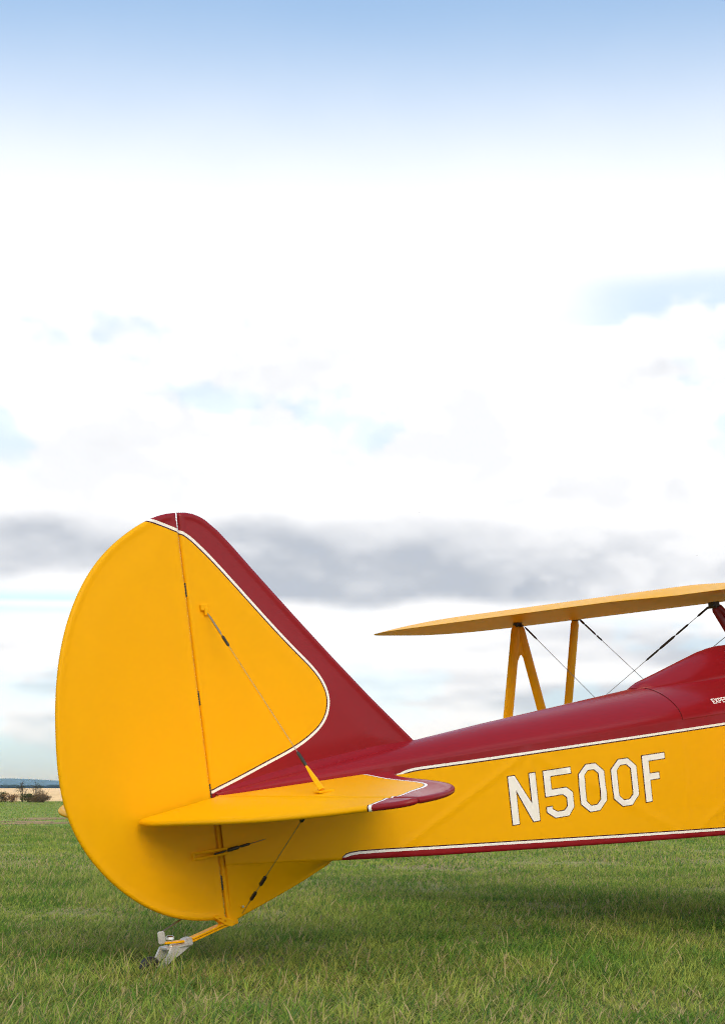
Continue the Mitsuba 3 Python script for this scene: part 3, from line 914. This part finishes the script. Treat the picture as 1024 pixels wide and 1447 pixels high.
FS = Polygon([(-0.3, -0.2), (0.72, -0.2)] + list(field) + [(-0.3, 1.25)])
efield = smooth_line([(0.05, 1.222), (0.0, 1.238), (-0.06, 1.243), (-0.10, 1.252), (-0.135, 1.285), (-0.19, 1.36)])
FE = Polygon([(-0.8, -0.2), (0.05, -0.2)] + list(efield) + [(-0.8, 1.36)])
DROOP = 0.105
for sgn, nm in ((1, 'stabilizer'), (-1, 'stabilizer')):
    sv = 1.0 if sgn > 0 else -0.985
    sp = lambda p, h: np.stack([p[:, 0], sv * p[:, 1], -0.003 - 0.015 * p[:, 0] + h], 1)
    ep = lambda p, h: np.stack([p[:, 0], p[:, 1] * (sv if sgn > 0 else sv + 0.085 * sm(p[:, 0], -0.29, -0.13)), -0.003 + DROOP * p[:, 0] + h], 1)
    suffix = '' if sgn > 0 else '_001'
    pre, epre = 'stabilizer' + suffix, 'elevator' + suffix
    plate(stab_poly, tube_edge(0.0125, 0.017), sp, [(FS.buffer(0.0058).difference(FS.buffer(-0.0058)), pre + '__white_stripe', 'paint_white'), (FS.buffer(-0.0058).difference(FS.buffer(-0.010)), pre + '__dark_pinstripe', 'paint_pinstripe'),
          (FS, pre + '__fabric_panel', 'paint_yellow'), (None, pre, 'paint_maroon')], [None] * 4, 0.025)
    plate(elev_poly, tube_edge(0.0125, 0.014), ep, [(FE.buffer(0.0064).difference(FE.buffer(-0.0064)), epre + '__white_stripe', 'paint_white'), (FE.buffer(-0.0064).difference(FE.buffer(-0.012)), epre + '__dark_pinstripe', 'paint_pinstripe'),
          (FE, epre, 'paint_yellow'), (None, epre + '__tip', 'paint_maroon')], [None] * 4, 0.025)
tag('biplane__stabilizer', 'near tailplane with maroon leading edge')
tag('biplane__stabilizer_001', 'far tailplane beyond the fin')
tag('biplane__elevator', 'near yellow elevator with maroon tip')
tag('biplane__elevator_001', 'far elevator, its edge showing left of the rudder')

# wings
INC = -0.0456                                                # the wing's chord lies nearly level on the ground


def wing(base_u, base_w, chord_back, chord_front, vs, dih, cut, thick=0.115, tip=0.85):
    """Half a wing: sections from root to tip; chord_back / chord_front from the rear spar. Returns rings."""
    rings = []
    span = vs[1]
    vlist = np.concatenate([np.linspace(vs[0], span - tip, 26), span - tip + tip * np.sin(np.linspace(0, np.pi / 2, 26)[1:])])
    for v in vlist:
        k = np.clip((v - (span - tip)) / tip, 0, 1)
        e = math.sqrt(max(1 - k**2.2, 0.0004))
        back, frontc = chord_back * e ** 1.0, chord_front * e ** 0.75
        if cut and v < 0.62:
            back -= cut * (1 - sm(np.array(v), 0.30, 0.62))
        c = back + frontc
        x = 0.5 * (1 - np.cos(np.linspace(0, np.pi, 22)))      # 0 at the leading edge, 1 at the trailing edge
        yt = thick * c * 5 * (0.2969 * np.sqrt(x) - 0.126 * x - 0.3516 * x**2 + 0.2843 * x**3 - 0.1020 * x**4)
        camber = 0.0173 * c * (1 - (2 * x - 0.8) ** 2 / 1.44)
        up_, lo_ = camber + yt * 1.0, camber - yt * 0.85
        xs_ = np.concatenate([x, x[-2:0:-1]])
        ys_ = np.concatenate([up_, lo_[-2:0:-1]])
        du = frontc - xs_ * c + 0.12 * k * k
        flat = -0.012
        r = np.stack([base_u + du * math.cos(INC) - (ys_ + flat) * math.sin(INC), np.full_like(du, v), base_w + dih * (v - 0.3) + du * math.sin(INC) + (ys_ + flat) * math.cos(INC) + 0.012], 1)
        rings.append(r)
    return np.array(rings)


both = lambda rr: loft(np.concatenate([rr[::-1] * [1, -1, 1], rr[1:]]))
UP = dict(base_u=3.45, base_w=0.611, chord_back=0.478, chord_front=0.63, dih=-0.0068)
ap('upper_wing', both(wing(vs=(0.0, 3.27), cut=0.20, thick=0.103, **UP)), 'paint_yellow', 40)
LOW = dict(base_u=3.20, base_w=-0.475, chord_back=0.36, chord_front=0.62, dih=0.028)
for sgn in (1, -1):
    lw = wing(vs=(0.34, 3.5), cut=0, thick=0.085, **LOW)
    ap('lower_wing', loft(lw * [1, sgn, 1]), 'paint_yellow', 40)


# interplane struts: an N each side
def low_w(v): return -0.475 + 0.028 * (v - 0.3)


for sgn in (-1, 1):
    V0 = 1.93 * sgn
    top_r, top_f = np.array([3.462, V0, 0.556]), np.array([3.948, V0, 0.552])
    bot_r, bot_f = np.array([3.196, V0, low_w(1.93) + 0.03]), np.array([3.702, V0, low_w(1.93) + 0.03])
    parts = [faired(top_r - [0.012, 0, 0], bot_r, [1, 0, 0], 0.075, 0.026), faired(top_r + [0.012, 0, 0], bot_f - [0.03, 0, 0], [1, 0, 0], 0.072, 0.024)]
    web = Polygon([(3.430, 0.55), (3.500, 0.55), (3.520, 0.335), (3.492, 0.340), (3.474, 0.372), (3.462, 0.381), (3.449, 0.372), (3.425, 0.335), (3.395, 0.335)])
    wm = trimesh.creation.extrude_polygon(web, 0.012)
    wv_ = np.asarray(wm.vertices)
    parts.append(trimesh.Trimesh(np.stack([wv_[:, 0], V0 - 0.006 + wv_[:, 2], wv_[:, 1]], 1), wm.faces, process=False))
    nm = ap('interplane_strut', parts, 'paint_yellow', 40, 'yellow N-shaped rear strut with its diagonal leg' if sgn < 0 else None)
    ap('interplane_strut', faired(top_f, bot_f, [1, 0, 0], 0.066, 0.026), 'paint_yellow', 40)
    for p in (top_r, top_f):
        ap('strut_fitting', [box((0.055, 0.030, 0.030), p + [0.0, 0, 0.010]), tube([p + [0.01, -0.035, 0.0], p + [0.01, 0.035, 0.0]], 0.008, 10)], 'steel_dark')

# cabane struts
for sgn in (-1, 1):
    a = np.array([3.432, 0.28 * sgn, 0.545])
    b1 = a + (np.array([3.520, 0.27 * sgn, 0.397]) - a) * 2.6
    parts = [faired(a + [0.0, 0, -0.008], b1, [1, 0, 0], 0.050, 0.022), faired(a + [0.030, 0, -0.004], [3.90, 0.26 * sgn, 0.13], [1, 0, 0], 0.044, 0.022)]
    ap('cabane_strut', parts, 'paint_maroon', 40)
    ap('cabane_strut', faired([3.93, 0.28 * sgn, 0.55], [3.93, 0.26 * sgn, 0.13], [1, 0, 0], 0.05, 0.022), 'paint_maroon', 40)
    ap('strut_fitting', [box((0.05, 0.045, 0.03), a + [0.0, 0, 0.008]), tube([a + [-0.015, -0.03, -0.006], a + [-0.015, 0.03, -0.006]], 0.007, 10)], 'steel_dark')


def brace(name, a, b, r=0.0016, ends=((0.0, 0.0),), sleeve=(), label=None, holder=None):
    """A bracing wire and the dark sleeves and turnbuckles on it (fractions of its length)."""
    a, b = np.asarray(a, float), np.asarray(b, float)
    key = ap(name, tube([a, lerp(a, b, .5), b], r, 8), 'steel_wire', 40, label)[len('biplane__'):]
    for k0, k1, rr, mat in sleeve:
        p = [lerp(a, b, lerp(k0, k1, t)) for t in (0, 0.12, 0.5, 0.88, 1)]
        ap(key + '__sleeve', tube(p, np.array([0.55, 1, 1, 1, 0.55]) * rr, 10), mat, 40)
    return key


for sgn in (-1, 1):
    V0 = 1.93 * sgn
    ra, fa = np.array([3.49, V0 * 0.985, 0.548]), np.array([3.965, V0 * 0.985, 0.546])
    brace('flying_wire', ra, [3.20, 0.36 * sgn, -0.46], 0.0017, sleeve=((0.005, 0.085, 0.0055, 'steel_dark'),))
    brace('flying_wire', fa, [3.70, 0.36 * sgn, -0.46], 0.0017, sleeve=((0.0, 0.025, 0.007, 'steel_dark'), (0.025, 0.10, 0.0055, 'steel_dark'), (0.105, 0.14, 0.005, 'steel_dark')))
    cb = np.array([3.415, 0.30 * sgn, 0.545])
    brace('landing_wire', cb, [3.21, V0, low_w(1.93) + 0.04], 0.0017, sleeve=((0.0, 0.05, 0.006, 'steel_dark'), (0.09, 0.145, 0.0055, 'steel_dark'), (0.15, 0.22, 0.007, 'leather'), (0.22, 0.28, 0.0055, 'steel_dark')))
    brace('landing_wire', [3.93, 0.30 * sgn, 0.55], [3.70, V0, low_w(1.93) + 0.04], 0.0022)

# tail bracing
for sgn in (1, -1):
    fa, sa = np.array([0.062, 0.020 * sgn, 0.775]), np.array([0.093, 0.665 * sgn, 0.022])
    brace('tail_wire', fa, sa, 0.0012, sleeve=((0.02, 0.14, 0.0042, 'steel_wire'), (0.145, 0.205, 0.0062, 'steel_dark'), (0.80, 0.875, 0.0072, 'steel_dark')))
    # long yellow clevis on the tailplane
    d = (fa - sa) / np.linalg.norm(fa - sa)
    ap('tail_wire_clevis', [faired(sa + d * 0.0, sa + d * 0.125, [1, 0, 0], 0.026, 0.012, grow=[1.15, 1.15, 0.95, 0.5, 0.4]), box((0.075, 0.040, 0.008), sa + [0.012, 0.0, -0.008])], 'paint_yellow')
    ap('fin_lug', [box((0.036, 0.012, 0.024), fa + [-0.006, -0.003 * sgn, 0.016]), box((0.016, 0.012, 0.034), fa + [-0.002, 0.002 * sgn, 0.0])], 'paint_yellow')
    ua, ub = np.array([0.100, 0.600 * sgn, -0.020]), np.array([0.050, 0.030 * sgn, -0.500])
    brace('tail_wire', ua, ub, 0.0016, sleeve=((0.0, 0.05, 0.010, 'steel_wire'), (0.105, 0.185, 0.0085, 'steel_dark'), (0.66, 0.74, 0.0085, 'steel_dark'), (0.80, 0.875, 0.008, 'steel_dark')))
    ap('tail_wire_bolt', tube([ub + [0, 0.004 * sgn, 0.03], ub + [0, 0.016 * sgn, 0.03]], 0.0055, 10), 'steel_bright')
    # rudder horn straps and cable
    apex = np.array([-0.010, 0.055 * sgn, -0.224])
    parts = []
    for w in (-0.211, -0.236):
        parts.append(faired([-0.140, 0.017 * sgn, w - 0.004], apex + [0.012, 0, (w + 0.2235) * 0.8], [0, 0, 1], 0.011, 0.006))
    parts.append(box((0.012, 0.012, 0.034), (-0.142, 0.018 * sgn, -0.227)))
    ap('rudder_horn', parts, 'paint_yellow')
    brace('rudder_cable', apex + [-0.055, 0, -0.004], [0.21, 0.048 * sgn, -0.205], 0.0017, sleeve=((0.0, 0.22, 0.004, 'steel_dark'), (0.24, 0.46, 0.0082, 'steel_dark'), (0.47, 0.66, 0.0055, 'steel_dark')))

# ----------------------------------------------------------------------------- tailwheel
br = np.array([[-0.083, -0.492], [-0.060, -0.485], [0.004, -0.520], [0.012, -0.536], [-0.002, -0.546], [-0.030, -0.536]])
bm = trimesh.creation.extrude_polygon(Polygon(br, [[(-0.060, -0.498), (-0.047, -0.503), (-0.049, -0.508), (-0.062, -0.503)], [(-0.038, -0.512), (-0.025, -0.517), (-0.027, -0.522), (-0.040, -0.517)]]), 0.006)
bv = np.asarray(bm.vertices)
parts = [trimesh.Trimesh(np.stack([bv[:, 0], s_ + bv[:, 2], bv[:, 1]], 1), bm.faces, process=False) for s_ in (0.018, -0.024)]
parts.append(box((0.028, 0.044, 0.026), (0.004, 0, -0.531)))
parts.append(box((0.020, 0.02, 0.022), (0.030, 0, -0.532)))
ap('tailwheel_spring__bracket', parts, 'paint_yellow')


def leaf(path, width, thick):
    p = np.array(path, float)
    t = np.gradient(p, axis=0)
    t /= np.linalg.norm(t, axis=1, keepdims=True)
    nrm = np.stack([-t[:, 1], t[:, 0]], 1) * thick / 2
    rings = []
    for (u, w), (nu, nw) in zip(p, nrm):
        b = width / 2
        rings.append([[u + nu, -b, w + nw], [u + nu, b - .002, w + nw], [u + nu * .5, b, w + nw * .5], [u - nu * .5, b, w - nw * .5], [u - nu, b - .002, w - nw], [u - nu, -b, w - nw]])
    return loft(rings)


path = [(0.0, -0.531), (-0.06, -0.541), (-0.13, -0.555), (-0.19, -0.566), (-0.225, -0.570), (-0.27, -0.567), (-0.325, -0.560)]
ap('tailwheel_spring', [leaf([(a, b + 0.005) for a, b in path], 0.040, 0.008), leaf([(a, b - 0.006) for a, b in path[:-2]], 0.036, 0.008)], 'paint_yellow', 30, 'yellow leaf spring carrying the tailwheel')
ap('tailwheel', [box((0.038, 0.050, 0.036), (-0.215, 0, -0.572), [[1, 0, 0.12], [0, 1, 0], [-0.12, 0, 1]], 0.006)], 'cast_grey', 30, 'small castoring tailwheel with grey cast fork')


def arm(pts, v0, thick):
    m = trimesh.creation.extrude_polygon(Polygon(pts).buffer(-0.003).buffer(0.003), thick)
    q = np.asarray(m.vertices)
    return trimesh.Trimesh(np.stack([q[:, 0], v0 + q[:, 2], q[:, 1]], 1), m.faces, process=False)


CAST = math.radians(17)


def caster(m):
    """Turns the fork about its pivot bolt."""
    m = trimesh.util.concatenate(m) if isinstance(m, list) else m
    q = np.asarray(m.vertices) - [-0.29, 0, 0]
    c, s_ = math.cos(CAST), math.sin(CAST)
    return trimesh.Trimesh(np.stack([q[:, 0] * c + q[:, 1] * s_ - 0.29, -q[:, 0] * s_ + q[:, 1] * c, q[:, 2]], 1), m.faces, process=False)


fork = [(-0.322, -0.572), (-0.225, -0.580), (-0.222, -0.592), (-0.262, -0.606), (-0.330, -0.626), (-0.418, -0.663), (-0.432, -0.655), (-0.434, -0.640), (-0.352, -0.606)]
ap('tailwheel__fork_arm', caster(arm(fork, 0.028, 0.009)), 'cast_grey')
ap('tailwheel__fork_arm', caster(arm(fork, -0.037, 0.009)), 'cast_grey')
ap('tailwheel__fork_head', [box((0.105, 0.070, 0.012), (-0.275, 0, -0.578), None, 0.003)], 'cast_grey')
ap('tailwheel__pivot_bolt', [tube([[-0.292, 0, -0.57], [-0.291, 0, -0.543]], 0.013, 8), tube([[-0.291, 0, -0.546], [-0.290, 0, -0.536], [-0.290, 0, -0.530]], [0.019, 0.018, 0.010], 12)], 'steel_bright')
ap('tailwheel__steering_tab', box((0.032, 0.007, 0.052), (-0.335, 0.012, -0.530), None, 0.006), 'cast_grey')
ap('tailwheel__steering_cable', tube([[-0.335, -0.01, -0.515], [-0.26, -0.03, -0.497], [-0.16, -0.05, -0.470]], 0.004, 8), 'steel_wire')
axle = np.array([-0.425, 0, -0.640])
tp = []
for a in np.linspace(0, 2 * np.pi, 37)[:-1]:
    c, s_ = math.cos(a), math.sin(a)
    prof = [(0.030, -0.020), (0.040, -0.021), (0.046, -0.017), (0.0492, -0.009), (0.050, 0), (0.0492, 0.009), (0.046, 0.017), (0.040, 0.021), (0.030, 0.020), (0.026, 0.0)]
    tp.append([[axle[0] + r * c, axle[1] + y, axle[2] + r * s_] for r, y in prof])
tp = np.array(tp)
ap('tailwheel__tyre', caster(loft(np.concatenate([tp, tp[:1]]), True, (False, False))), 'rubber', 40)
ap('tailwheel__hub', caster([tube([axle + [0, -0.016, 0], axle + [0, 0.016, 0]], 0.029, 24), tube([axle + [0, -0.042, 0], axle + [0, 0.044, 0]], 0.008, 10)]), 'steel_dark')

# main landing gear (beyond the picture's edge, but it carries the aeroplane)
for sgn in (-1, 1):
    hub = np.array([4.15, 0.85 * sgn, -1.118])
    ap('main_gear_leg', [faired([4.20, 0.32 * sgn, -0.64], hub + [0, -0.08 * sgn, 0], [1, 0, 0], 0.09, 0.03), faired([3.75, 0.32 * sgn, -0.64], hub + [0, -0.08 * sgn, 0.01], [1, 0, 0], 0.06, 0.028)], 'paint_yellow', 40)
    rings = []
    for a in np.linspace(0, 2 * np.pi, 41):
        rings.append([[hub[0] + r * math.cos(a), hub[1] + y, hub[2] + r * math.sin(a)] for r, y in [(0.10, -0.06), (0.16, -0.062), (0.195, -0.04), (0.208, 0), (0.195, 0.04), (0.16, 0.062), (0.10, 0.06)]])
    ap('main_wheel', loft(rings, True, (False, False)), 'rubber', 40)
    ap('main_wheel__hub', tube([hub + [0, -0.05, 0], hub + [0, 0.05, 0]], 0.105, 28), 'paint_yellow')

# ----------------------------------------------------------------------------- birds, far off under the clouds


def bird(px, py, dist, span, bank, label):
    key = numbered('bird')
    c = np.array([dist * (px - 512) / 2475, dist, EYE - dist * (py - 1112) / 2475])
    body = tube([[0, -0.5, 0], [0, -0.3, 0.02], [0, 0.0, 0], [0, 0.28, 0.01], [0, 0.42, 0.03]], np.array([0.02, 0.07, 0.10, 0.06, 0.02]), 8)
    parts = [body]
    for s_ in (-1, 1):
        w = np.array([[0.05 * s_, 0.15, 0.03], [0.05 * s_, -0.12, 0.03], [0.55 * s_, 0.22, 0.22], [0.55 * s_, -0.08, 0.22], [1.0 * s_, -0.02, 0.12]])
        v = np.vstack([w, w - [0, 0, 0.015]])
        f = np.array([[0, 1, 3], [0, 3, 2], [2, 3, 4], [5, 8, 6], [5, 7, 8], [7, 9, 8], [0, 2, 7], [0, 7, 5], [2, 4, 9], [2, 9, 7], [1, 6, 8], [1, 8, 3], [3, 8, 9], [3, 9, 4]])
        parts.append(trimesh.Trimesh(v, f, process=False))
    m = trimesh.util.concatenate(parts)
    a = math.radians(bank)
    q = np.asarray(m.vertices) * span / 2
    q = np.stack([q[:, 0] * math.cos(a) - q[:, 2] * math.sin(a), q[:, 1], q[:, 0] * math.sin(a) + q[:, 2] * math.cos(a)], 1)
    scene[key] = mikit.ply(trimesh.Trimesh(q + c, m.faces, process=False), 'feather', smooth=40)
    tag(key, label, 'bird')


bird(984, 785, 210, 0.34, 28, 'tiny dark bird in the grey cloud above the upper wing')
bird(592, 724, 330, 0.55, 8, 'tiny pale grey bird against the white cloud, high above the wing tip')
